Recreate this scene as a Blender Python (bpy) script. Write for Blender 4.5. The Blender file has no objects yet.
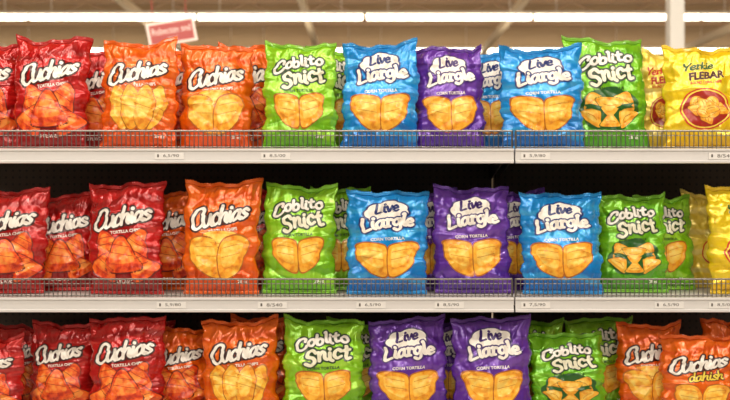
import bpy, bmesh, math, random
import numpy as np
from mathutils import Vector, Matrix

S=0.0033; D=3.0; ZC=1.4
scene=bpy.context.scene
coll=scene.collection
def wx(px,y=0.0): return (px-365)*S*(D+y)/D
def wz(py,y=0.0): return ZC+(200-py)*S*(D+y)/D

def lin(h):
    h=h.lstrip('#'); r=[int(h[i:i+2],16)/255 for i in (0,2,4)]
    return tuple((c/12.92 if c<=0.04045 else ((c+0.055)/1.055)**2.4) for c in r)+(1.0,)

# ---------------------------------------------------------------- materials
MATS={}
def crinkle(nt,b,st=1.0):
    """crumpled-film relief in world space (long irregular creases), shared by film and printed inks"""
    L=nt.links.new
    def M_(op,a,bb=None,c=None):
        m=nt.nodes.new('ShaderNodeMath'); m.operation=op
        for k,q in enumerate((a,bb,c)):
            if q is None: continue
            if isinstance(q,(int,float)): m.inputs[k].default_value=q
            else: L(q,m.inputs[k])
        return m.outputs[0]
    g=nt.nodes.new('ShaderNodeNewGeometry')
    def ridge(scale,det,dist,rot):
        mp=nt.nodes.new('ShaderNodeMapping'); mp.inputs['Rotation'].default_value=(0,rot,0); mp.inputs['Scale'].default_value=(1.0,1.0,0.5)
        L(g.outputs['Position'],mp.inputs['Vector'])
        n=nt.nodes.new('ShaderNodeTexNoise'); n.inputs['Scale'].default_value=scale; n.inputs['Detail'].default_value=det; n.inputs['Distortion'].default_value=dist
        L(mp.outputs[0],n.inputs['Vector'])
        return M_('ABSOLUTE',M_('SUBTRACT',n.outputs['Fac'],0.5))
    a=ridge(11,1.0,0.8,0.6); c=ridge(15,0.8,0.6,-0.8); d=ridge(30,1.0,0.5,0.2)
    h=M_('ADD',M_('ADD',M_('MULTIPLY',a,2.2),M_('MULTIPLY',c,1.7)),M_('MULTIPLY',d,0.5))
    bp=nt.nodes.new('ShaderNodeBump'); bp.inputs['Strength'].default_value=0.62*st; bp.inputs['Distance'].default_value=0.012
    L(h,bp.inputs['Height']); L(bp.outputs['Normal'],b.inputs['Normal'])
    L(bp.outputs['Normal'],b.inputs['Coat Normal'])
def basic(name,col,rough=0.5,metal=0.0,emis=None,es=0.0,noise=0.0,nscale=20,coat=0.0):
    if name in MATS: return MATS[name]
    m=bpy.data.materials.new(name); m.use_nodes=True
    nt=m.node_tree; b=nt.nodes['Principled BSDF']
    c=lin(col)
    b.inputs['Base Color'].default_value=c
    b.inputs['Roughness'].default_value=rough
    b.inputs['Metallic'].default_value=metal
    b.inputs['Coat Weight'].default_value=coat
    b.inputs['Coat Roughness'].default_value=0.15
    if emis:
        b.inputs['Emission Color'].default_value=lin(emis); b.inputs['Emission Strength'].default_value=es
    if noise>0:
        tc=nt.nodes.new('ShaderNodeTexCoord'); n=nt.nodes.new('ShaderNodeTexNoise')
        n.inputs['Scale'].default_value=nscale; n.inputs['Detail'].default_value=4
        nt.links.new(tc.outputs['Object'],n.inputs['Vector'])
        mx=nt.nodes.new('ShaderNodeMix'); mx.data_type='RGBA'
        mx.inputs[6].default_value=tuple(x*(1-noise) for x in c[:3])+(1,)
        mx.inputs[7].default_value=tuple(min(1,x*(1+noise)) for x in c[:3])+(1,)
        nt.links.new(n.outputs['Fac'],mx.inputs[0]); nt.links.new(mx.outputs[2],b.inputs['Base Color'])
    MATS[name]=m; return m
def ink(name,col):
    m=basic(name,col,0.36,coat=0.45,noise=0.04,nscale=30); crinkle(m.node_tree,m.node_tree.nodes['Principled BSDF'],0.7); return m

def film(name,c1,c2,c3):
    m=bpy.data.materials.new(name); m.use_nodes=True
    nt=m.node_tree; b=nt.nodes['Principled BSDF']; L=nt.links.new
    b.inputs['Roughness'].default_value=0.27
    b.inputs['Coat Weight'].default_value=0.85; b.inputs['Coat Roughness'].default_value=0.10
    b.inputs['Metallic'].default_value=0.3
    uv=nt.nodes.new('ShaderNodeTexCoord')
    sep=nt.nodes.new('ShaderNodeSeparateXYZ'); L(uv.outputs['UV'],sep.inputs[0])
    no=nt.nodes.new('ShaderNodeTexNoise'); no.inputs['Scale'].default_value=3.0; no.inputs['Detail'].default_value=2
    L(uv.outputs['UV'],no.inputs['Vector'])
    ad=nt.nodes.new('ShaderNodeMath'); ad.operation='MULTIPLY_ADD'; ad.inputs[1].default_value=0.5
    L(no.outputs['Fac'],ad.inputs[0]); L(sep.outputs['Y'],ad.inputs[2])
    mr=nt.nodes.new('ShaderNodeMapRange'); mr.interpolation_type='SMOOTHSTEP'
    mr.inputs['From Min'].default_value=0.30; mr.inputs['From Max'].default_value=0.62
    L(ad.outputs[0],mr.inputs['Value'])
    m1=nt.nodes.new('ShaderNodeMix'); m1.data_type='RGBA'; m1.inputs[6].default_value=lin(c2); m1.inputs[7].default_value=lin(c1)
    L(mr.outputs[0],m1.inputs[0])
    w=nt.nodes.new('ShaderNodeTexWave'); w.wave_type='RINGS'; w.inputs['Scale'].default_value=1.3; w.inputs['Distortion'].default_value=5; w.inputs['Detail Scale'].default_value=1.2
    L(uv.outputs['UV'],w.inputs['Vector'])
    mr2=nt.nodes.new('ShaderNodeMapRange'); mr2.inputs['From Min'].default_value=0.72; mr2.inputs['From Max'].default_value=0.95; mr2.inputs['To Max'].default_value=0.6
    L(w.outputs['Fac'],mr2.inputs['Value'])
    m2=nt.nodes.new('ShaderNodeMix'); m2.data_type='RGBA'; m2.inputs[7].default_value=lin(c3)
    L(mr2.outputs[0],m2.inputs[0]); L(m1.outputs[2],m2.inputs[6]); L(m2.outputs[2],b.inputs['Base Color'])
    crinkle(nt,b,1.0)
    return m
def seal_mat(name,c):
    m=bpy.data.materials.new(name); m.use_nodes=True
    nt=m.node_tree; b=nt.nodes['Principled BSDF']; L=nt.links.new
    b.inputs['Base Color'].default_value=lin(c); b.inputs['Roughness'].default_value=0.28; b.inputs['Metallic'].default_value=0.3; b.inputs['Coat Weight'].default_value=0.5
    tc=nt.nodes.new('ShaderNodeTexCoord'); w=nt.nodes.new('ShaderNodeTexWave'); w.bands_direction='Z'; w.inputs['Scale'].default_value=60
    L(tc.outputs['Object'],w.inputs['Vector'])
    bp=nt.nodes.new('ShaderNodeBump'); bp.inputs['Strength'].default_value=0.6; bp.inputs['Distance'].default_value=0.001
    L(w.outputs['Fac'],bp.inputs['Height']); L(bp.outputs['Normal'],b.inputs['Normal'])
    return m
def chipmat(name,c1,c2,c3):
    m=bpy.data.materials.new(name); m.use_nodes=True
    nt=m.node_tree; b=nt.nodes['Principled BSDF']; L=nt.links.new
    b.inputs['Roughness'].default_value=0.38; b.inputs['Coat Weight'].default_value=0.3
    tc=nt.nodes.new('ShaderNodeTexCoord'); n=nt.nodes.new('ShaderNodeTexNoise'); n.inputs['Scale'].default_value=40; n.inputs['Detail'].default_value=6
    L(tc.outputs['Object'],n.inputs['Vector'])
    r=nt.nodes.new('ShaderNodeValToRGB'); e=r.color_ramp.elements
    e[0].position=0.36; e[0].color=lin(c3); e[1].position=0.58; e[1].color=lin(c1)
    x=e.new(0.46); x.color=lin(c2)
    L(n.outputs['Fac'],r.inputs[0]); L(r.outputs[0],b.inputs['Base Color'])
    crinkle(nt,b,0.6)
    return m

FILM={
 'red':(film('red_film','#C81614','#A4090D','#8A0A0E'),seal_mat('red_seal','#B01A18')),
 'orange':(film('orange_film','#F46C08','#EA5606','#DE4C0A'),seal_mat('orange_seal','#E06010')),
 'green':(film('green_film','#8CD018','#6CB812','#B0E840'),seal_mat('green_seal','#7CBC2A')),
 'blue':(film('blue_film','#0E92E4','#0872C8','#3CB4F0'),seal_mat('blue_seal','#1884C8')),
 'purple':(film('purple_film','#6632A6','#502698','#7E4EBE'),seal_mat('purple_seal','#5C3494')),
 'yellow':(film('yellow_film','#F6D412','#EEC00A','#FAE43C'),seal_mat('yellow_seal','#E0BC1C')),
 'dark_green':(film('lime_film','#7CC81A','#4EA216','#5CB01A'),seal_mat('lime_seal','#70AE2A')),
}
FILM['pale_yellow']=(film('pale_yellow_film','#FFE45A','#FCDC44','#FFF09C'),seal_mat('pale_yellow_seal','#F0D868'))
M={
 'white':ink('white_ink','#FBF6EE'),'maroon':ink('maroon_ink','#32060A'),'brown':ink('brown_ink','#4E1608'),
 'navy':ink('navy_ink','#122C74'),'plum':ink('plum_ink','#38186C'),'forest':ink('forest_ink','#1A3A1C'),
 'leaf':ink('leaf_ink','#1A5A16'),'redink':ink('red_ink','#C8321C'),'yellowink':ink('yellow_ink','#F6DC50'),
 'paleink':ink('pale_ink','#F4F2D8'),
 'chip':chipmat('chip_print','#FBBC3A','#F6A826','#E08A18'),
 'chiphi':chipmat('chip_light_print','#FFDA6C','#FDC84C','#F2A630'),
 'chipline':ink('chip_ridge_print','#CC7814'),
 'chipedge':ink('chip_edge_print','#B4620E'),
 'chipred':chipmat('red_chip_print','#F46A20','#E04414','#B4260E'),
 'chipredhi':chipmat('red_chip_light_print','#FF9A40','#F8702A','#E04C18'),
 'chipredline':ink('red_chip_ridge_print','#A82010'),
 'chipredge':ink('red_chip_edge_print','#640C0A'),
 'chipor':chipmat('orange_chip_print','#FDC242','#F8A62A','#E08216'),
}

# ---------------------------------------------------------------- flat artwork (nominal metres on the bag face)
NW,NH=0.25,0.35
NU,NV=80,114
US=np.sin(np.linspace(-1,1,NU)*math.pi/2)*0.35+np.linspace(-1,1,NU)*0.65; VS=np.linspace(0,1,NV)
GX=US*NW/2; GZ=VS*NH
def slice_grid(v,f):
    bm=bmesh.new(); bv=[bm.verts.new((a,b,0)) for a,b in v]
    for q in f:
        try: bm.faces.new([bv[i] for i in q])
        except Exception: pass
    bmesh.ops.triangulate(bm,faces=[q for q in bm.faces if len(q.verts)>4])
    lo=v.min(0); hi=v.max(0)
    for ax,G in ((0,GX),(1,GZ)):
        for k in G:
            if lo[ax]<k<hi[ax]:
                co=Vector((k,0,0)) if ax==0 else Vector((0,k,0)); no=Vector((1,0,0)) if ax==0 else Vector((0,1,0))
                bmesh.ops.bisect_plane(bm,geom=bm.verts[:]+bm.edges[:]+bm.faces[:],plane_co=co,plane_no=no,dist=1e-6)
    bm.verts.index_update()
    v=np.array([(q.co.x,q.co.y) for q in bm.verts]); f=[[q.index for q in fc.verts] for fc in bm.faces]
    out=[]
    for q in f:
        p=v[q]; a=np.sum(p[:,0]*np.roll(p[:,1],-1)-np.roll(p[:,0],-1)*p[:,1])
        out.append(q if a>0 else q[::-1])
    bm.free(); return v,out
def raw_text(s,shear=0.0,res=4):
    cu=bpy.data.curves.new('t','FONT'); cu.body=s; cu.size=1; cu.resolution_u=res; cu.shear=shear
    o=bpy.data.objects.new('t',cu); coll.objects.link(o); bpy.context.view_layer.update()
    me=bpy.data.meshes.new_from_object(o.evaluated_get(bpy.context.evaluated_depsgraph_get()))
    v=np.array([(p.co.x,p.co.y) for p in me.vertices]); f=[list(p.vertices) for p in me.polygons]
    bpy.data.objects.remove(o); bpy.data.curves.remove(cu); bpy.data.meshes.remove(me)
    return v,f
def text_flat(s,w,h,cx,cz,rot=0,shear=0.0,r=0.0006,n=4):
    v,f=raw_text(s,shear,2); lo=v.min(0); hi=v.max(0)
    v=(v-(lo+hi)/2)/(hi-lo)*[w,h]
    a=math.radians(rot); c,s_=math.cos(a),math.sin(a)
    v=np.stack([v[:,0]*c-v[:,1]*s_+cx, v[:,0]*s_+v[:,1]*c+cz],1)
    vs=[];fs=[];o=0
    for k in range(n):
        an=2*math.pi*k/n+.4
        vs.append(v+np.array([math.cos(an)*r,math.sin(an)*r])); fs+=[[i+o for i in q] for q in f]; o+=len(v)
    return slice_grid(np.concatenate(vs),fs)
def catmull(P,n=7,closed=False):
    P=[np.array(p,float) for p in P]; m=len(P); out=[]
    if len(P)==1: return np.array(P)
    rng=range(m) if closed else range(m-1)
    for i in rng:
        if closed: p0,p1,p2,p3=[P[(i+k-1)%m] for k in range(4)]
        else: p0=P[max(i-1,0)];p1=P[i];p2=P[i+1];p3=P[min(i+2,m-1)]
        for j in range(n):
            t=j/n; out.append(0.5*((2*p1)+(-p0+p2)*t+(2*p0-5*p1+4*p2-p3)*t*t+(-p0+3*p1-3*p2+p3)*t**3))
    if not closed: out.append(P[-1])
    return np.array(out)
def ribbon(P,r,cap=10):
    V=[];F=[]
    n=len(P); r=np.broadcast_to(r,(n,))
    if n>1:
        T=np.gradient(P,axis=0); T/=np.linalg.norm(T,axis=1)[:,None]+1e-9
        N=np.stack([-T[:,1],T[:,0]],1)
        A=P+N*r[:,None]; B=P-N*r[:,None]
        for i in range(n): V+= [A[i],B[i]]
        for i in range(n-1): F.append([2*i,2*i+1,2*i+3,2*i+2])
    for i in ([0,n-1] if n>1 else [0]):
        o=len(V)
        for k in range(cap):
            a=2*math.pi*k/cap; V.append(P[i]+np.array([math.cos(a),math.sin(a)])*r[i])
        F.append(list(range(o,o+cap)))
    return np.array(V),F
def merge(parts):
    vs=[];fs=[];o=0
    for v,f in parts: vs.append(v); fs+=[[i+o for i in q] for q in f]; o+=len(v)
    return np.concatenate(vs),fs
GL={ # strokes, advance   (x-height = 1)
'C':([[(1.12,1.12),(1.25,1.5),(0.95,1.72),(0.45,1.5),(0.08,0.85),(0.12,0.2),(0.55,-0.08),(1.0,0.12),(1.22,0.42)]],1.28),
'u':([[(0.02,1),(0.0,0.4),(0.18,0.02),(0.48,0.08),(0.7,0.5),(0.76,1.0)],[(0.76,1),(0.74,0.3),(0.98,0.0)]],1.02),
'c':([[(0.72,0.78),(0.45,1.02),(0.12,0.75),(0.05,0.3),(0.32,-0.02),(0.74,0.16)]],0.84),
'h':([[(0.14,1.75),(0.05,0.9),(0.03,0)],[(0.05,0.4),(0.3,0.92),(0.6,0.9),(0.62,0.25),(0.84,0)]],0.94),
'i':([[(0.12,1),(0.1,0.25),(0.32,0)],[(0.18,1.45)]],0.44),
'a':([[(0.7,0.82),(0.4,1.02),(0.08,0.68),(0.08,0.22),(0.32,0.0),(0.6,0.3),(0.72,0.9)],[(0.75,1),(0.7,0.28),(0.96,0)]],1.0),
's':([[(0.66,0.86),(0.38,1.02),(0.12,0.78),(0.34,0.52),(0.6,0.26),(0.36,-0.02),(0.0,0.14)]],0.74),
'L':([[(0.30,1.7),(0.26,0.85),(0.22,0.06),(0.6,0.02),(1.02,0.10)]],1.2),
'r':([[(0.0,0.98),(0.18,1.0),(0.16,0.04)],[(0.0,0.02),(0.38,0.02)],[(0.16,0.55),(0.36,0.98),(0.64,0.9)]],0.74),
'g':([[(0.7,0.82),(0.4,1.02),(0.08,0.68),(0.08,0.3),(0.32,0.1),(0.62,0.35),(0.72,0.9)],[(0.76,1.02),(0.74,-0.2),(0.42,-0.6),(0.05,-0.4)]],0.96),
'l':([[(0.02,1.7),(0.18,1.72),(0.15,0.25),(0.36,0.02)]],0.44),
'e':([[(0.1,0.48),(0.4,0.5),(0.68,0.6),(0.58,0.95),(0.3,0.98),(0.07,0.6),(0.12,0.14),(0.42,-0.02),(0.78,0.2)]],0.88),
'b':([[(0.12,1.7),(0.06,0.8),(0.08,0.1)],[(0.08,0.6),(0.38,1.0),(0.7,0.7),(0.6,0.1),(0.3,-0.02),(0.1,0.14)]],0.86),
'd':([[(0.7,0.82),(0.4,1.02),(0.08,0.68),(0.08,0.22),(0.32,0.0),(0.6,0.3),(0.72,0.9)],[(0.8,1.72),(0.72,0.28),(0.96,0)]],1.0),
't':([[(0.34,1.5),(0.26,0.6),(0.32,0.06),(0.64,0.08)],[(0.0,1.02),(0.62,1.08)]],0.74),
'o':([[(0.42,1.02),(0.1,0.7),(0.14,0.12),(0.5,-0.02),(0.76,0.4),(0.68,0.9),(0.42,1.02)]],0.88),
'S':([[(1.0,1.3),(0.72,1.68),(0.22,1.5),(0.2,1.05),(0.7,0.75),(0.86,0.25),(0.45,-0.06),(0.0,0.26)]],1.1),
'n':([[(0.06,1),(0.1,0.5),(0.06,0)],[(0.1,0.5),(0.4,0.98),(0.66,0.8),(0.64,0.22),(0.86,0)]],0.94),
'v':([[(0,1),(0.16,0.4),(0.32,0.02),(0.55,0.5),(0.7,1)]],0.78),
'Y':([[(0.0,1.7),(0.2,1.1),(0.5,0.85)],[(1.0,1.7),(0.6,1.0),(0.35,0.0)]],1.0),
'k':([[(0.12,1.7),(0.06,0.0)],[(0.62,1.0),(0.12,0.5),(0.4,0.25),(0.7,0.0)]],0.8),
}
def script_lines(s,w,h,cx,cz,rot,arc=0,shear=0.2,taper=0.0,sp=1.0,bounce=0.0):
    x=0; L=[]
    for k,ch in enumerate(s):
        st,ad=GL[ch]
        for q in st:
            p=catmull(q) if len(q)>1 else np.array(q,float)
            p=p+[x,(bounce if k%2 else -bounce)]
            p[:,0]+=shear*p[:,1]; L.append(p)
        x+=ad*sp
    A=np.concatenate(L); lo=A.min(0); hi=A.max(0); out=[]
    for p in L:
        q=(p-(lo+hi)/2)/(hi-lo); t=q[:,0].copy()
        X=t*w; Y=q[:,1]*h*(1-taper*t*2)+arc*(1-4*t*t)
        a=math.radians(rot); out.append(np.stack([X*math.cos(a)-Y*math.sin(a)+cx,X*math.sin(a)+Y*math.cos(a)+cz],1))
    return out
def brush(lines,r,extra=0.0,contrast=0.35,ang=0.6):
    parts=[]
    for p in lines:
        if len(p)>1:
            T=np.gradient(p,axis=0); th=np.arctan2(T[:,1],T[:,0])
            rr=r*(1-contrast+contrast*np.abs(np.sin(th-ang)))
        else: rr=np.array([r*1.05])
        parts.append(ribbon(p,rr+extra))
    return slice_grid(*merge(parts))
def poly(pts): return slice_grid(np.array(pts),[list(range(len(pts)))])
def xf(p,cx,cz,sx,sz,rot=0,mir=1):
    p=np.array(p,float)*[sx*mir,sz]; a=math.radians(rot)*mir
    return np.stack([p[:,0]*math.cos(a)-p[:,1]*math.sin(a)+cx,p[:,0]*math.sin(a)+p[:,1]*math.cos(a)+cz],1)
HALF=catmull([(0.42,0.28),(0.30,0.42),(0.05,0.51),(-0.22,0.54),(-0.45,0.48),(-0.55,0.32),(-0.52,0.06),(-0.40,-0.20),(-0.18,-0.42),(0.10,-0.55),(0.30,-0.57),(0.42,-0.46),(0.48,-0.2),(0.49,0.06)],4,True)
WEDGE=catmull([(0.47,0.33),(0.36,0.43),(0.08,0.50),(-0.25,0.54),(-0.49,0.50),(-0.57,0.38),(-0.54,0.12),(-0.43,-0.14),(-0.20,-0.38),(0.12,-0.55),(0.33,-0.59),(0.43,-0.51),(0.48,-0.22),(0.49,0.08)],4,True)
TRI=catmull([(0,0.55),(0.16,0.46),(0.36,0.1),(0.56,-0.30),(0.46,-0.45),(0.0,-0.5),(-0.46,-0.45),(-0.56,-0.30),(-0.36,0.1),(-0.16,0.46)],4,True)
LEAF=catmull([(0,0.6),(0.2,0.42),(0.3,0.1),(0.26,-0.25),(0.1,-0.55),(-0.1,-0.55),(-0.26,-0.25),(-0.3,0.1),(-0.2,0.42)],4,True)
ELL=np.array([(0.5*math.cos(a),0.5*math.sin(a)) for a in np.linspace(0,2*math.pi,32,endpoint=False)])
CLOUD=np.array([((0.5+0.045*abs(math.sin(3.5*a)))*math.cos(a),(0.5+0.06*abs(math.sin(3.5*a)))*math.sin(a)) for a in np.linspace(0,2*math.pi,56,endpoint=False)])
SHARD=np.array([(-0.5,0.12),(-0.1,0.30),(0.5,0.22),(0.30,0.0),(0.42,-0.22),(-0.05,-0.12),(-0.35,-0.28),(-0.30,-0.05)])
LINES=[[(-0.36,0.32),(-0.12,0.30),(0.32,0.20)],[(-0.32,0.10),(-0.06,0.04),(0.34,-0.04)]]
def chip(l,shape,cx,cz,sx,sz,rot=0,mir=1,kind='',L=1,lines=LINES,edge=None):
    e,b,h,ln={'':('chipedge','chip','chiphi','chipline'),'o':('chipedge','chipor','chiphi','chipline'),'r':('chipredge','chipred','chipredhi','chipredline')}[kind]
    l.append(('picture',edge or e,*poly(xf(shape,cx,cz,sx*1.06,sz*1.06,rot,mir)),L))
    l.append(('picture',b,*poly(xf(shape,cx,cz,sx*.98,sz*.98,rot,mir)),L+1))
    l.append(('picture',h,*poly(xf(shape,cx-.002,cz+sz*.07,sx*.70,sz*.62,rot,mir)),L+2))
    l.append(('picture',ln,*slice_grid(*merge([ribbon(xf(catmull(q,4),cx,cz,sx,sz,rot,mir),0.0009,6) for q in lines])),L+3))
def small(l,s,w,cx,cz,rot=0,mat='white',h=0.010,part='small'): l.append((part,mat,*text_flat(s,w,h,cx,cz,rot,0,0.0005),1))
def logo(l,s,w,h,cx,cz,rot,fill,out,arc=0,shear=0.2,taper=0.0,r=0.0040,ro=0.0042,L=1,sp=1.0,bounce=0,contrast=0.4):
    ln=script_lines(s,w,h,cx,cz,rot,arc,shear,taper,sp,bounce)
    l.append(('logo',out,*brush(ln,r,ro,contrast),L)); l.append(('logo',fill,*brush(ln,r,0,contrast),L+1))

DES={}
def cuch(l,dz=0):
    logo(l,'Cuchias',0.188,0.060,-0.003,0.248+dz,10,'white','maroon',shear=0.28,taper=0.16,r=0.0062,ro=0.0058,sp=0.94)
    l.append(('logo','maroon',*brush([catmull([(-0.04,0.210+dz),(0.02,0.218+dz),(0.09,0.236+dz)])],0.0028),1))
def mk():
    l=[]; cuch(l); small(l,'TORTILLA CHIPS',0.10,0.01,0.198,6)
    for k,(cx,cz,s,r) in enumerate(((-0.05,0.153,0.09,25),(0.05,0.155,0.092,-20),(-0.058,0.085,0.09,-30),(0.06,0.085,0.09,32),(0.0,0.118,0.112,4))):
        chip(l,TRI,cx,cz,s,s*1.05,r,1,'r',1+4*(k>3)+2*(k in(2,3)))
    small(l,'BIG FLAVOR',0.09,0.0,0.03,0,part='wt'); DES['red']=('red',l); DES['orange_red']=('orange',l)
    l=[]; cuch(l); small(l,'TORTILLA CHIPS',0.10,0.01,0.198,6)
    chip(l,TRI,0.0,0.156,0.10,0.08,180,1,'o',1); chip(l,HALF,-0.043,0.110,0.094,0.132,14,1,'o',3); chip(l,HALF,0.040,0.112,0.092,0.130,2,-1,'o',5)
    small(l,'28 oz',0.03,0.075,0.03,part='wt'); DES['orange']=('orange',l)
    l=[]; cuch(l,0.004)
    for i,(cx,r) in enumerate(((-0.058,14),(0.058,-14),(-0.02,4),(0.024,-5))):
        chip(l,LEAF,cx,0.126,0.112,0.130,r,1,'o',1+3*(i>1)+(i==3))
    small(l,'28 oz',0.03,0.075,0.03,part='wt'); small(l,'TORTILLA CHIPS',0.10,0.01,0.202,6); DES['orange_fan']=('orange',l)
    l=[]; cuch(l); logo(l,'dahish',0.115,0.036,0.015,0.193,7,'yellowink','brown',r=0.0034,ro=0.0036)
    chip(l,HALF,-0.040,0.10,0.082,0.11,6,1,'o',1); chip(l,HALF,0.042,0.10,0.082,0.11,6,-1,'o',3); DES['orange_duo']=('orange',l)
    for nm,fl in (('green','green'),('green_swirl','dark_green')):
        l=[]
        logo(l,'Snict',0.138,0.052,0.012,0.233,11,'paleink','forest',arc=0.004,r=0.0062,ro=0.0058,L=1,shear=0.05,bounce=0.13,contrast=0.25,sp=1.14)
        logo(l,'Coblito',0.168,0.044,-0.006,0.284,11,'white','forest',arc=0.011,r=0.0052,ro=0.0052,L=3,shear=0.08,bounce=0.10,sp=1.08,contrast=0.3)
        small(l,'CORN TORTILLA',0.10,0,0.188,3,'forest')
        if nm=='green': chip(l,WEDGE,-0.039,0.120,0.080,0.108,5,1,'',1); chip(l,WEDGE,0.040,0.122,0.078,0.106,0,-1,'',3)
        else:
            l.append(('picture','leaf',*poly(xf(CLOUD,0,0.122,0.180,0.130,5)),1))
            for k,(a,b,sx,sz,r) in enumerate(((-0.050,0.150,0.070,0.050,25),(0.050,0.152,0.072,0.052,-28),(0.0,0.130,0.078,0.060,178),(-0.052,0.100,0.070,0.050,-40),(0.052,0.098,0.070,0.050,42),(0.0,0.082,0.060,0.040,0))):
                chip(l,TRI,a,b,sx,sz,r,1,'',2+2*(k in (2,5)),lines=[[(-0.25,-0.1),(0,-0.02),(0.25,-0.1)]],edge='leaf')
            for a,b,r,q in ((-0.052,0.126,-12,.060),(0.050,0.128,14,.060)):
                l.append(('picture','leaf',*poly(xf(SHARD,a,b,q,0.035,r)),9))
        small(l,'28 oz',0.03,0.07,0.03,part='wt'); DES[nm]=(fl,l)
    for nm,dk in (('blue','navy'),('purple','plum')):
        l=[]
        l.append(('logo',dk,*poly(xf(CLOUD,-0.004,0.284,0.138,0.084,8)),1)); l.append(('logo','white',*poly(xf(CLOUD,-0.004,0.285,0.126,0.073,8)),2))
        l.append(('logo',dk,*brush(script_lines("Live",0.070,0.033,-0.004,0.300,8,shear=0.15,sp=1.08,arc=0.002),0.0046),3))
        logo(l,'Liargle',0.162,0.060,0.002,0.239,8,'white',dk,arc=0.008,shear=0.08,taper=0.04,r=0.0058,ro=0.0050,L=4,contrast=0.3,sp=1.02)
        small(l,'CORN TORTILLA',0.105,0.0,0.187,3)
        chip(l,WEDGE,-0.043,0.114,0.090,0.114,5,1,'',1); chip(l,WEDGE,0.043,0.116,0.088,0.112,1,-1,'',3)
        DES[nm]=(nm,l)
    for nm,fl in (('yellow','yellow'),('yellow_pale','pale_yellow'),('yellow_plain','pale_yellow')):
        l=[]; q=1.0 if nm=='yellow' else 0.8
        if nm=='yellow_plain':
            l.append(('picture','redink',*poly(xf(ELL,0,0.13,0.11,0.10)),1)); l.append(('picture','yellowink',*poly(xf(ELL,0,0.13,0.10,0.09)),2))
            DES[nm]=(fl,l); continue
        logo(l,'Yerkie',0.090,0.026,-0.018,0.288,8,'leaf' if nm=='yellow' else 'redink','yellowink',r=0.0034,ro=0.002)
        l.append(('logo','yellowink',*text_flat('FLEBAR',0.112,0.026,0.0,0.252,6,0.2,0.004,8),1)); l.append(('logo','brown' if nm=='yellow' else 'redink',*text_flat('FLEBAR',0.112,0.026,0.0,0.252,6,0.2,0.0018,6),2))
        small(l,'ROUND CORN CHIPS',0.10,0.0,0.226,4,'redink')
        l.append(('picture','redink',*poly(xf(ELL,0,0.13,0.166*q,0.150*q)),1)); l.append(('picture','yellowink',*poly(xf(ELL,0,0.13,0.156*q,0.140*q)),2)); l.append(('picture','chipredline',*poly(xf(ELL,0,0.13,0.146*q,0.130*q)),3))
        for k in range(9):
            an=k*2.4; rr=0.046*(1-k/11)
            chip(l,ELL if k%2 else TRI,math.cos(an)*rr*q*1.05,0.13+math.sin(an)*rr*q*0.85,0.046*q,0.040*q,k*47,1,'',4+k,lines=[[(-0.25,0.1),(0,0.18),(0.25,0.1)],[(-0.3,-0.12),(0,-0.05),(0.3,-0.12)]])
        DES[nm]=(fl,l)
mk()

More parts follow.
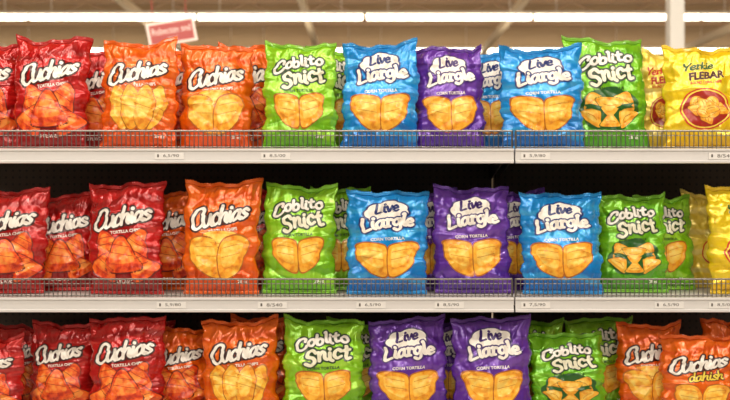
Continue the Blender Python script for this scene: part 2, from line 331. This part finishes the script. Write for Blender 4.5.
# ---------------------------------------------------------------- bag surface
class Bag:
    def __init__(s,W,H,seed,shear):
        s.W,s.H,s.shear=W,H,shear
        r=np.random.RandomState(seed); s.T0=0.044*r.uniform(0.92,1.06)
        s.seal=0.013
        s.lay=[]
        for lam,amp in ((0.20,0.0066),(0.14,0.0050),(0.09,0.0036),(0.058,0.0020),(0.038,0.0011)):
            a=r.uniform(0,math.pi); k=math.pi/lam
            s.lay.append((k*math.cos(a),k*math.sin(a),r.uniform(0,6.28),amp*r.uniform(.8,1.2),r.uniform(0,6.28),r.uniform(0,6.28),k*0.55))
        s.ph=r.uniform(0,6.28,16); s.rr=r.uniform(0.7,1.3,16)
        s.tp=r.uniform(-0.04,0.05); s.bend=r.uniform(-0.006,0.006); s.tilt=r.uniform(-0.010,0.010)
        s.folds=[]
        for k in range(42):
            edge=r.rand()
            if edge<0.32: u0,v0,an=r.uniform(-.9,.9),r.uniform(.80,.97),math.pi/2+r.uniform(-.6,.6)
            elif edge<0.50: u0,v0,an=r.uniform(-.9,.9),r.uniform(.03,.15),math.pi/2+r.uniform(-.6,.6)
            elif edge<0.88:
                sg=r.choice([-1,1]); u0,v0,an=sg*r.uniform(.6,.95),r.uniform(.12,.88),r.uniform(-.7,.7)
            else: u0,v0,an=r.uniform(-.6,.6),r.uniform(.2,.8),r.uniform(0,math.pi)
            s.folds.append((u0,v0,an,r.uniform(.03,.085),r.uniform(-1,1)*(0.0100 if edge<.88 else 0.006)))
    def F(s,x,z):
        t=0
        for kx,kz,p,a,w1,w2,kw in s.lay:
            ph=kx*x+kz*z+p+1.3*np.sin(kw*z+w1)+1.3*np.sin(kw*x+w2)
            t=t+a*(np.abs(np.sin(ph))-0.6)
        return t
    def P(s,u,v,side=1.0):
        ph,rr=s.ph,s.rr
        vc=np.clip(v,0,1); vs=vc**0.88
        g=np.clip(4*vs*(1-vs),0,1)**0.52
        au=np.abs(u)
        sd=np.clip(1-au**2.3,0,1)**0.60
        sg=np.sign(u)
        wob=0.0048*np.sin(v*15*rr[0]+ph[0]+sg*2)+0.0040*np.sin(v*33*rr[1]+ph[1]+sg)+0.0032*np.abs(np.sin(v*41*rr[8]+ph[9]-sg))
        pin=np.exp(-((v-0.90)/0.07)**2)+0.8*np.exp(-((v-0.08)/0.06)**2)
        hw=s.W/2*(1.0-0.050*g**1.3-0.030*pin)*(1+s.tp*(v-0.6))+wob*g
        x=hw*u
        z=s.seal+v*(s.H-2*s.seal)
        top=np.exp(-(1-np.clip(v,-1,1.0))/0.12)
        z=z+top*(0.011*np.abs(u)**3-0.006+s.tilt*u+0.0052*np.sin(u*3.1*rr[2]+ph[2])+0.0030*np.sin(u*8+ph[3])+0.0015*np.sin(u*19+ph[10]))
        c=(0.014*np.sin(u*3.4*rr[3]+ph[4])+0.007*np.sin(u*8.5*rr[4]+ph[5]))*top
        c=c+0.009*np.sin(v*6*rr[5]+ph[6])*au**2*np.clip(4*vc*(1-vc),0,1)
        T=s.T0*g*sd
        e=np.clip(sd*1.25,0,1)*np.clip(g*1.4,0,1)
        wr=s.F(x+(0.5 if side<0 else 0),z)*e
        for u0,v0,an,ln,am in s.folds:
            dx=(u-u0)*s.W/2; dz=(v-v0)*s.H
            al=dx*math.cos(an)+dz*math.sin(an); pe=-dx*math.sin(an)+dz*math.cos(an)
            wr=wr+am*np.exp(-np.abs(pe)/0.0080)*np.exp(-(al/ln)**2)*e
        pl=(np.abs(np.sin(u*9*rr[6]+ph[7]+1.4*np.sin(v*9)))-0.5)*0.0120*(np.exp(-(1-vc)/0.13)+0.8*np.exp(-vc/0.10))*np.clip(g*2.2,0,1)*np.clip(sd*1.3,0,1)
        pg=(np.abs(np.sin(v*17*rr[7]+ph[8]+2.0*u*np.sin(ph[11]+v*7)))-0.5)*0.0105*np.exp(-(1-au)/0.17)*np.clip(sd*1.6,0,1)*np.clip(g*1.3,0,1)
        th=np.maximum(T+wr+pl+pg, 0.0008*np.clip(sd*3,0,1))
        if side>0: th=np.minimum(th,0.066)
        y=c-side*th*(1.0 if side>0 else 0.70)
        return np.stack([x+s.shear*z+s.bend*4*vc*(1-vc),y,z],-1)
    def grids(s):
        U,V=np.meshgrid(US,VS); s.A=s.P(U,V,1.0); s.B=s.P(U,V,-1.0); s.U,s.V=U,V
    def on(s,u,v,off):
        fu=np.interp(u,US,np.arange(NU)); fv=np.interp(v,VS,np.arange(NV))
        i=np.clip(fu.astype(int),0,NU-2); j=np.clip(fv.astype(int),0,NV-2); a=(fu-i)[:,None]; b=(fv-j)[:,None]
        A=s.A
        p=A[j,i]*(1-a)*(1-b)+A[j,i+1]*a*(1-b)+A[j+1,i]*(1-a)*b+A[j+1,i+1]*a*b
        p[:,1]-=off; return p

def mesh_from(name,V,Fc,mats,fm=None,uv=None):
    me=bpy.data.meshes.new(name); me.from_pydata([tuple(p) for p in V],[],Fc)
    for m in mats: me.materials.append(m)
    if fm is not None: me.polygons.foreach_set('material_index',fm)
    me.polygons.foreach_set('use_smooth',[True]*len(me.polygons))
    if uv is not None:
        l=me.uv_layers.new(name='UVMap'); idx=np.zeros(len(me.loops),int); me.loops.foreach_get('vertex_index',idx)
        l.data.foreach_set('uv',np.asarray(uv)[idx].astype(np.float32).ravel())
    me.update(); return me
def obj(name,me,parent=None,**kw):
    o=bpy.data.objects.new(name,me); coll.objects.link(o)
    if parent: o.parent=parent
    for k,v in kw.items(): o[k]=v
    return o
ia=np.arange(NU*NV).reshape(NV,NU); ib=ia.copy()
inner=np.zeros((NV,NU),bool); inner[1:-1,1:-1]=True
ib[inner]=NU*NV+np.arange(inner.sum())
BF=[]
for j in range(NV-1):
    for i in range(NU-1):
        BF.append((int(ia[j,i]),int(ia[j,i+1]),int(ia[j+1,i+1]),int(ia[j+1,i])))
        BF.append((int(ib[j,i]),int(ib[j+1,i]),int(ib[j+1,i+1]),int(ib[j,i+1])))
def body_mesh(b,mat):
    V=np.concatenate([b.A.reshape(-1,3),b.B[inner]]); q=np.stack([b.U,b.V],-1); uv=np.concatenate([q.reshape(-1,2),q[inner]])*[0.5,1]+[0.5,0]
    return mesh_from('chip_bag',V,BF,[mat],uv=uv)
def seal_mesh(b,v0,v1,mat):
    n=60; us=np.linspace(-1,1,n); vs=np.linspace(v0,v1,5)
    U,Vv=np.meshgrid(us,vs)
    C=(b.P(U,Vv,1.0)+b.P(U,Vv,-1.0))/2
    row=-1 if v1>1 else 0
    C[row,:,2]+=np.where(np.arange(n)%2==0,0.0014,-0.0014)
    th=0.0007; V=np.concatenate([(C-[0,th,0]).reshape(-1,3),(C+[0,th,0]).reshape(-1,3)]); F=[];N=5*n
    for j in range(4):
        for i in range(n-1):
            a=j*n+i; F.append((a,a+1,a+n+1,a+n)); F.append((N+a,N+a+n,N+a+n+1,N+a+1))
    for i in range(n-1):
        F.append((i,N+i,N+i+1,i+1)); a=4*n+i; F.append((a,a+1,N+a+1,N+a))
    for j in range(4):
        a=j*n; F.append((a,a+n,N+a+n,N+a)); a=j*n+n-1; F.append((a,N+a,N+a+n,a+n))
    return mesh_from('seal',V,F,[mat])
def art_mesh(b,layers,part):
    mats=[];vs=[];fs=[];fm=[];o=0
    for p,m,v,f,L in layers:
        if p!=part: continue
        if m not in mats: mats.append(m)
        vs.append(b.on(v[:,0]/(NW/2),v[:,1]/NH,0.0005+0.00026*L))
        k=mats.index(m)
        for q in f: fs.append([i+o for i in q]); fm.append(k)
        o+=len(v)
    if not vs: return None
    return mesh_from(part,np.concatenate(vs),fs,[M[m] for m in mats],fm)

SHELF=[wz(149),wz(297.5),wz(430)]
ROWN=['top','middle','bottom']
LAB={'red':'crinkled red chip bag with white script lettering','orange':'orange chip bag with white script and golden chips',
'orange_red':'orange chip bag with white script and red chips',
'orange_fan':'orange chip bag with a fan of chips','orange_duo':'orange chip bag with a yellow second word',
'green':'lime green chip bag with two tortilla chips','green_swirl':'green chip bag with dark patches around chips',
'blue':'bright blue chip bag with two golden chips','purple':'purple chip bag with two golden chips','yellow':'yellow chip bag with red ringed chip picture',
'yellow_pale':'pale yellow chip bag with red lettering','yellow_plain':'plain yellow chip bag with ringed round picture'}
BAGS=[
(0,'red',-50,19,45,0.6,0.0),(0,'red',14,89,38,0,0.04),(0,'red',72,120,52,1.2,0.0),(0,'red',-12,40,50,1.9,0),
(0,'orange_fan',100,176,41,0.0,0.02),(0,'orange_red',144,196,49,1.5,0.03),(0,'orange',179,252,46,0.5,0.02),(0,'orange_red',224,270,45,1.7,0.02),
(0,'green',263,337,44,0.0,0.0),(0,'green',312,356,50,1.3,0.02),(0,'blue',341,418,43,0.1,0.02),
(0,'purple',414,484,47,0.45,-0.03),(0,'blue',464,516,52,1.6,0),(0,'blue',500,584,47,0.0,-0.04),
(0,'green_swirl',567,648,39,0.75,-0.07),(0,'yellow_pale',634,694,52,1.8,0),(0,'yellow',664,742,47,0.1,0.03),
(1,'red',-34,46,189,0.2,0.05),(1,'red',28,97,194,1.2,0.03),(1,'red',88,165,183,0,-0.02),(1,'orange_red',142,194,191,1.5,0.02),
(1,'orange',184,261,181,0.0,0.03),(1,'red',222,280,186,1.4,0.02),(1,'green',263,337,185,0.25,0.03),(1,'green',312,368,188,1.4,0.02),
(1,'blue',346,429,191,0.0,0.02),(1,'purple',402,456,192,1.4,0),(1,'purple',434,512,187,0.35,-0.03),(1,'purple',490,542,191,1.5,0.0),
(1,'blue',521,603,193,0.0,-0.03),(1,'green_swirl',598,667,195,0.55,-0.02),(1,'green',634,694,196,1.6,-0.03),
(1,'yellow_plain',682,740,193,2.4,0.0),(1,'yellow',709,787,187,0.1,-0.04),
(2,'red',-52,22,336,0.0,0.03),(2,'red',-8,44,325,1.8,0),(2,'red',27,94,322,0.8,0.04),(2,'red',87,164,317,0,0.0),
(2,'orange_red',150,208,327,1.0,0.02),(2,'orange_fan',200,277,320,0,0.0),(2,'orange_red',230,290,317,1.3,0.02),(2,'red',120,170,320,2.2,0),
(2,'green',283,365,319,0.1,0.0),(2,'green',330,384,321,1.4,0),(2,'purple',369,448,318,0.1,-0.03),(2,'purple',424,474,321,1.5,0),
(2,'purple',451,531,317,0.0,0.0),(2,'green',508,560,320,1.6,0),(2,'green_swirl',530,606,333,0.45,-0.03),(2,'green',566,634,318,2.1,-0.04),
(2,'orange',618,684,323,1.0,-0.05),(2,'orange_duo',663,738,335,0.0,-0.02),(2,'orange',702,764,320,1.3,0),
]
for i,(row,des,x0,x1,yt,tier,sh) in enumerate(BAGS):
    fl,layers=DES[des]
    y=0.086+0.095*tier
    W=max((x1-x0)*S*(D+y)/D,0.215)
    cx=(x0+x1)/2
    zs=SHELF[row]; H=wz(yt,y+0.02)-zs
    b=Bag(W,H,100+i*7,sh*0.7); b.grids()
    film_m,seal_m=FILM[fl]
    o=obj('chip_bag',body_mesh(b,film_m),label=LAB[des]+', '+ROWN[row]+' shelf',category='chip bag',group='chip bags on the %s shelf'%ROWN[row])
    dv=b.seal/(H-2*b.seal)
    obj('top_seal',seal_mesh(b,1.0,1+dv,seal_m),o); obj('bottom_seal',seal_mesh(b,-dv,0.0,seal_m),o)
    for part,nm in (('logo','brand_lettering'),('small','flavor_lettering'),('wt','weight_lettering' if des not in ('red','orange_red') else 'slogan_lettering'),('picture','chip_picture')):
        me=art_mesh(b,layers,part)
        if me: obj(nm,me,o)
    rnd=random.Random(i*13+5)
    o.location=(wx(cx,y)-sh*0.7*H/2,y,zs+0.002)
    o.rotation_euler=(math.radians(-3.5+rnd.uniform(-.8,.8)),0,math.radians(rnd.uniform(-5,5)))

# ---------------------------------------------------------------- helpers for boxes / rods
def bm_box(bm,x0,x1,y0,y1,z0,z1,mi=0):
    vs=[bm.verts.new(p) for p in ((x0,y0,z0),(x1,y0,z0),(x1,y1,z0),(x0,y1,z0),(x0,y0,z1),(x1,y0,z1),(x1,y1,z1),(x0,y1,z1))]
    for q in ((0,3,2,1),(4,5,6,7),(0,1,5,4),(1,2,6,5),(2,3,7,6),(3,0,4,7)):
        bm.faces.new([vs[k] for k in q]).material_index=mi
def bm_rod(bm,a,b,r,n=6,mi=0):
    a=Vector(a);b=Vector(b);d=(b-a).normalized(); t=Vector((0,0,1)) if abs(d.z)<0.9 else Vector((1,0,0))
    e1=d.cross(t).normalized(); e2=d.cross(e1)
    A=[];B=[]
    for k in range(n):
        an=2*math.pi*k/n; q=e1*math.cos(an)*r+e2*math.sin(an)*r; A.append(bm.verts.new(a+q)); B.append(bm.verts.new(b+q))
    for k in range(n): bm.faces.new((A[k],A[(k+1)%n],B[(k+1)%n],B[k])).material_index=mi
    bm.faces.new(A[::-1]).material_index=mi; bm.faces.new(B).material_index=mi
def bm_done(bm,name,mats,parent=None,bevel=0,**kw):
    bmesh.ops.recalc_face_normals(bm,faces=bm.faces[:])
    me=bpy.data.meshes.new(name); bm.to_mesh(me); bm.free()
    for m in mats: me.materials.append(m)
    o=obj(name,me,parent,**kw)
    if bevel:
        md=o.modifiers.new('b','BEVEL'); md.width=bevel; md.segments=2; md.limit_method='ANGLE'
    return o
def bm_text(bm,s,w,h,cx,y,cz,mi):
    v,f=raw_text(s,0,2); lo=v.min(0);hi=v.max(0); v=(v-(lo+hi)/2)/(hi-lo)*[w,h]
    bv=[bm.verts.new((cx+a,y,cz+b)) for a,b in v]
    for q in f:
        try: bm.faces.new([bv[i] for i in q]).material_index=mi
        except Exception: pass

cream=basic('painted_shelf_steel','#CECBC8',0.45,noise=0.04,nscale=3)
railm=basic('price_rail_plastic','#D2D0CF',0.35,noise=0.03,nscale=5,coat=0.2)
darkm=basic('dark_steel','#2A2220',0.55,noise=0.1,nscale=8)
wire=basic('bright_zinc_wire','#8E8A86',0.28,metal=0.9,noise=0.05,nscale=40)
tagm=basic('tag_paper','#DEDCDA',0.6,noise=0.02)
inkm=basic('tag_ink','#5A5450',0.6,noise=0.05)

peg=bpy.data.materials.new('pegboard'); peg.use_nodes=True
nt=peg.node_tree; bs=nt.nodes['Principled BSDF']; L=nt.links.new
tc=nt.nodes.new('ShaderNodeTexCoord'); mp=nt.nodes.new('ShaderNodeMapping'); mp.inputs['Scale'].default_value=(38,38,38)
L(tc.outputs['Object'],mp.inputs[0]); sp=nt.nodes.new('ShaderNodeSeparateXYZ'); L(mp.outputs[0],sp.inputs[0])
cb=nt.nodes.new('ShaderNodeCombineXYZ')
for a in ('X','Z'):
    fr=nt.nodes.new('ShaderNodeMath'); fr.operation='FRACT'; L(sp.outputs[a],fr.inputs[0])
    sb=nt.nodes.new('ShaderNodeMath'); sb.operation='SUBTRACT'; sb.inputs[1].default_value=0.5; L(fr.outputs[0],sb.inputs[0]); L(sb.outputs[0],cb.inputs[a])
ln=nt.nodes.new('ShaderNodeVectorMath'); ln.operation='LENGTH'; L(cb.outputs[0],ln.inputs[0])
lt=nt.nodes.new('ShaderNodeMath'); lt.operation='LESS_THAN'; lt.inputs[1].default_value=0.18; L(ln.outputs['Value'],lt.inputs[0])
mx=nt.nodes.new('ShaderNodeMix'); mx.data_type='RGBA'; mx.inputs[6].default_value=lin('#34271F'); mx.inputs[7].default_value=lin('#0A0706'); L(lt.outputs[0],mx.inputs[0]); L(mx.outputs[2],bs.inputs['Base Color'])
bs.inputs['Roughness'].default_value=0.6

YB=0.50
SECT=[(-80,513.3),(515,860)]
TAGS=[[170,276,535,722],[172,273,371,449,535,668,722],[170,300,535]]
PR=['6,5/90','8,5/00','5,9/80','8/540','6,5/90','8,5/90','7,5/90']
for si,(a,bx) in enumerate(SECT):
    xa,xb=wx(a),wx(bx)
    bm=bmesh.new(); bm_box(bm,xa+.002,xb-.002,YB,YB+0.03,0.0,1.84)
    bm_done(bm,'shelving_back_panel',[peg],label='dark perforated steel back panel of the shelving',category='shelf back panel')
    for r in range(3):
        z=SHELF[r]
        bm=bmesh.new(); bm_box(bm,xa,xb,0.002,YB-0.002,z-0.028,z)
        sh=bm_done(bm,'shelf',[cream],bevel=0.002,label='pale grey steel shelf with price rail, %s tier'%ROWN[r],category='shelf',group='store shelves')
        prof=[(0.0,0.001),(-0.010,0.001),(-0.014,-0.002),(-0.014,-0.006),(-0.009,-0.009),(-0.009,-0.037),(-0.015,-0.040),(-0.015,-0.046),(-0.008,-0.048),(0.0,-0.048)]
        bm=bmesh.new(); A=[bm.verts.new((xa,p,z+q)) for p,q in prof]; B=[bm.verts.new((xb,p,z+q)) for p,q in prof]
        for k in range(len(prof)): bm.faces.new((A[k],A[(k+1)%len(prof)],B[(k+1)%len(prof)],B[k]))
        bm.faces.new(A); bm.faces.new(B[::-1])
        rail=bm_done(bm,'price_rail',[railm],sh)
        bm=bmesh.new(); zt=z+0.060; zb=z+0.006; yf=0.006
        bm_rod(bm,(xa+.004,yf,zt),(xb-.004,yf,zt),0.0034); bm_rod(bm,(xa+.004,yf,zb),(xb-.004,yf,zb),0.0026); bm_rod(bm,(xa+.004,yf,z+0.045),(xb-.004,yf,z+0.045),0.0016)
        n=int((xb-xa)/0.0150)
        for k in range(n+1):
            x=xa+.004+(xb-xa-.008)*k/n; bm_rod(bm,(x,yf-.002,zb-.005),(x,yf-.002,zt),0.0016,6)
        for x in (xa+.003,xb-.003): bm_rod(bm,(x,yf,z),(x,yf,zt+.002),0.0036)
        bm_done(bm,'wire_fence',[wire],label='grey wire fence along the %s shelf edge'%ROWN[r],category='shelf fence',group='shelf edge wire fences')
        for x in (xa+.01,xb-.01):
            bm=bmesh.new(); pts=[(0.10,z-.029),(YB-.004,z-.029),(YB-.004,z-.09),(YB-.04,z-.09)]
            A=[bm.verts.new((x-.002,p,q)) for p,q in pts]; B=[bm.verts.new((x+.002,p,q)) for p,q in pts]
            for k in range(4): bm.faces.new((A[k],A[(k+1)%4],B[(k+1)%4],B[k]))
            bm.faces.new(A); bm.faces.new(B[::-1]); bm_done(bm,'bracket',[darkm],sh)
        for k,t in enumerate(TAGS[r]):
            if a<t<bx:
                bm=bmesh.new(); X=wx(t); bm_box(bm,X-.048,X+.048,-.0112,-.0095,z-.034,z-.0125,0)
                bm_text(bm,PR[(k+r*2)%7],0.052,0.011,X+.006,-.0119,z-.023,1)
                bm_box(bm,X-.040,X-.034,-.0114,-.0111,z-.028,z-.018,1)
                bm_done(bm,'price_tag',[tagm,inkm],rail)

# ---------------------------------------------------------------- building
ceilm=basic('ceiling_deck_paint','#C6AA86',0.8,noise=0.05,nscale=1.5)
beam=basic('painted_joist','#E6D4B6',0.6,noise=0.04,nscale=3)
tanb=basic('tan_joist','#A4876A',0.6,noise=0.04,nscale=3)
wallm=basic('wall_paint','#DCC8A8',0.8,noise=0.04,nscale=2)
floorm=basic('floor_vinyl','#CFC6B8',0.35,noise=0.06,nscale=3)
CH=5.9
def struct(name,b,mat,**k):
    bm=bmesh.new(); bm_box(bm,*b); return bm_done(bm,name,[mat],kind='structure',**k)
struct('floor',(-18,18,-11,40,-0.1,0),floorm)
struct('wall_back',(-18,18,40,40.2,0,CH),wallm)
bm=bmesh.new(); n=215; prev=None
for k in range(n*4+1):
    y=-11+51*k/(n*4); z=CH+(0.0,0.0,0.04,0.04)[k%4]
    cur=(bm.verts.new((-18,y,z)),bm.verts.new((18,y,z)))
    if prev: bm.faces.new((prev[0],cur[0],cur[1],prev[1]))
    prev=cur
bm_done(bm,'ceiling',[ceilm],kind='structure')
for k,y in enumerate((17.2,24.0)):
    bm=bmesh.new()
    bm_box(bm,-17,17,y-.06,y+.06,CH-.14,CH-.001); bm_box(bm,-17,17,y-.06,y+.06,CH-.64,CH-.53)
    x=-17
    while x<16.9:
        bm_rod(bm,(x,y,CH-.09),(x+.9,y,CH-.56),0.03,5); bm_rod(bm,(x+.9,y,CH-.56),(x+1.8,y,CH-.09),0.03,5); x+=1.8
    bm_done(bm,'roof_joist',[tanb],label='open web steel roof joist under the ceiling deck',category='roof joist',group='roof joists')
for x in (-9,-4.6,-1.2,3.0,8.0):
    bm=bmesh.new(); bm_box(bm,x-.06,x+.06,-8,39,CH-.80,CH-.65)
    bm_done(bm,'ceiling_girder',[beam],label='pale painted steel girder below the joists',category='girder',group='ceiling girders')
def col(px,y,w):
    x=wx(px,y); bm=bmesh.new(); bm_box(bm,x-w/2,x+w/2,y-w/2,y+w/2,0,CH-.001); bm_box(bm,x-w/2-.04,x+w/2+.04,y-w/2-.04,y+w/2+.04,0,.12)
    bm_done(bm,'support_column',[basic('column_paint','#FFFAF0',0.6,noise=0.02)],bevel=0.01,label='white painted square support column reaching the ceiling',category='column')
col(675,9.0,0.19)
tube=basic('fluorescent_tube','#FFF6E6',0.4,emis='#FFF2DC',es=6.5)
house=basic('light_housing','#F2EADC',0.5,noise=0.02)
def area(x,y,z,sx,sy,pw,colr,tilt=0,name='aisle_lamp'):
    l=bpy.data.lights.new(name,'AREA'); l.shape='RECTANGLE'; l.size=sx; l.size_y=sy; l.energy=pw; l.color=colr
    o=bpy.data.objects.new(name,l); coll.objects.link(o); o.location=(x,y,z); o.rotation_euler=(math.radians(tilt),0,0); return o
for y,z in ((13.2,wz(17.5,13.2)),(20.2,wz(51,20.2))):
    for k in range(-5,5):
        x0=k*3.0+.01; x1=x0+2.97
        bm=bmesh.new(); bm_box(bm,x0,x1,y-.06,y+.06,z+.05,z+.10)
        bm_rod(bm,(x0+.4,y,z+.10),(x0+.4,y,CH),0.008); bm_rod(bm,(x1-.4,y,z+.10),(x1-.4,y,CH),0.008)
        f=bm_done(bm,'strip_light',[house],label='long white fluorescent strip light hung from the ceiling',category='light fixture',group='ceiling strip lights')
        bm=bmesh.new(); bm_rod(bm,(x0+.02,y,z),(x1-.02,y,z),0.05,10); bm_done(bm,'tube',[tube],f)
for y in (16.0,23.0): area(0,y,4.3,26,1.0,135,(1.0,0.88,0.70),180,'added_ceiling_fill')  # upward fill lamps without fixtures, added to brighten the ceiling deck
area(0,2.5,4.6,12,.3,460,(1.0,0.94,0.84),75,'added_column_fill')  # fill lamp without a fixture, added to brighten the column and sign
for y,p,sy,t in ((-0.9,86,.12,8),(-2.8,158,.16,25),(-5.5,150,.22,40),(-9.0,140,.3,55)):  # the farthest lamp and housing are added for low-angle reflections on the bags
    bm=bmesh.new(); bm_box(bm,-5.5,5.5,y-.2,y+.2,4.02,4.1)
    for xx in (-4,0,4): bm_rod(bm,(xx,y,4.1),(xx,y,CH),0.01)
    bm_done(bm,'aisle_light_housing',[house],label='long hanging light housing above the aisle',category='light fixture',group='aisle light housings')
    area(0,y,3.93,10.5,sy,p,(1.0,0.90,0.77),t)
# hanging sign
ys=7.0
x0,x1=wx(150,ys),wx(198,ys); z0,z1=wz(48,ys),wz(24,ys)
signr=basic('sign_red','#AC403A',0.5,noise=0.03); signw=basic('sign_white','#F4DCD0',0.5,noise=0.02)
bm=bmesh.new(); bm_box(bm,0,x1-x0,-.01,.01,0,z1-z0,1); w=x1-x0;h=z1-z0
bm_box(bm,.028,w-.028,-.013,-.0101,.028,h-.028,0)
bm_text(bm,'Rebectan snd',w*.8,h*.28,w/2,-.0136,h*.60,1); bm_text(bm,'mal',w*.18,h*.14,w/2,-.0136,h*.27,1)
for xx in (.08,w-.08): bm_rod(bm,(xx,0,h),(xx+.35,0,CH-.15-z0),0.006)
sg=bm_done(bm,'hanging_sign',[signr,signw],label='small red hanging aisle sign with white lettering',category='sign')
sg.location=(x0,ys,z0); sg.rotation_euler=(0,math.radians(-11),math.radians(8))

# ---------------------------------------------------------------- world, camera
w=bpy.data.worlds.new('w'); scene.world=w; w.use_nodes=True
w.node_tree.nodes['Background'].inputs[0].default_value=(1.0,0.86,0.70,1); w.node_tree.nodes['Background'].inputs[1].default_value=0.11
cam=bpy.data.cameras.new('camera'); co=bpy.data.objects.new('camera',cam); coll.objects.link(co)
co.location=(0,-D,ZC); co.rotation_euler=(math.pi/2,0,0); cam.sensor_width=36; cam.lens=36*D/(730*S)
cam.dof.use_dof=True; cam.dof.focus_distance=D+0.04; cam.dof.aperture_fstop=2.8
scene.camera=co
scene.view_settings.view_transform='Standard'
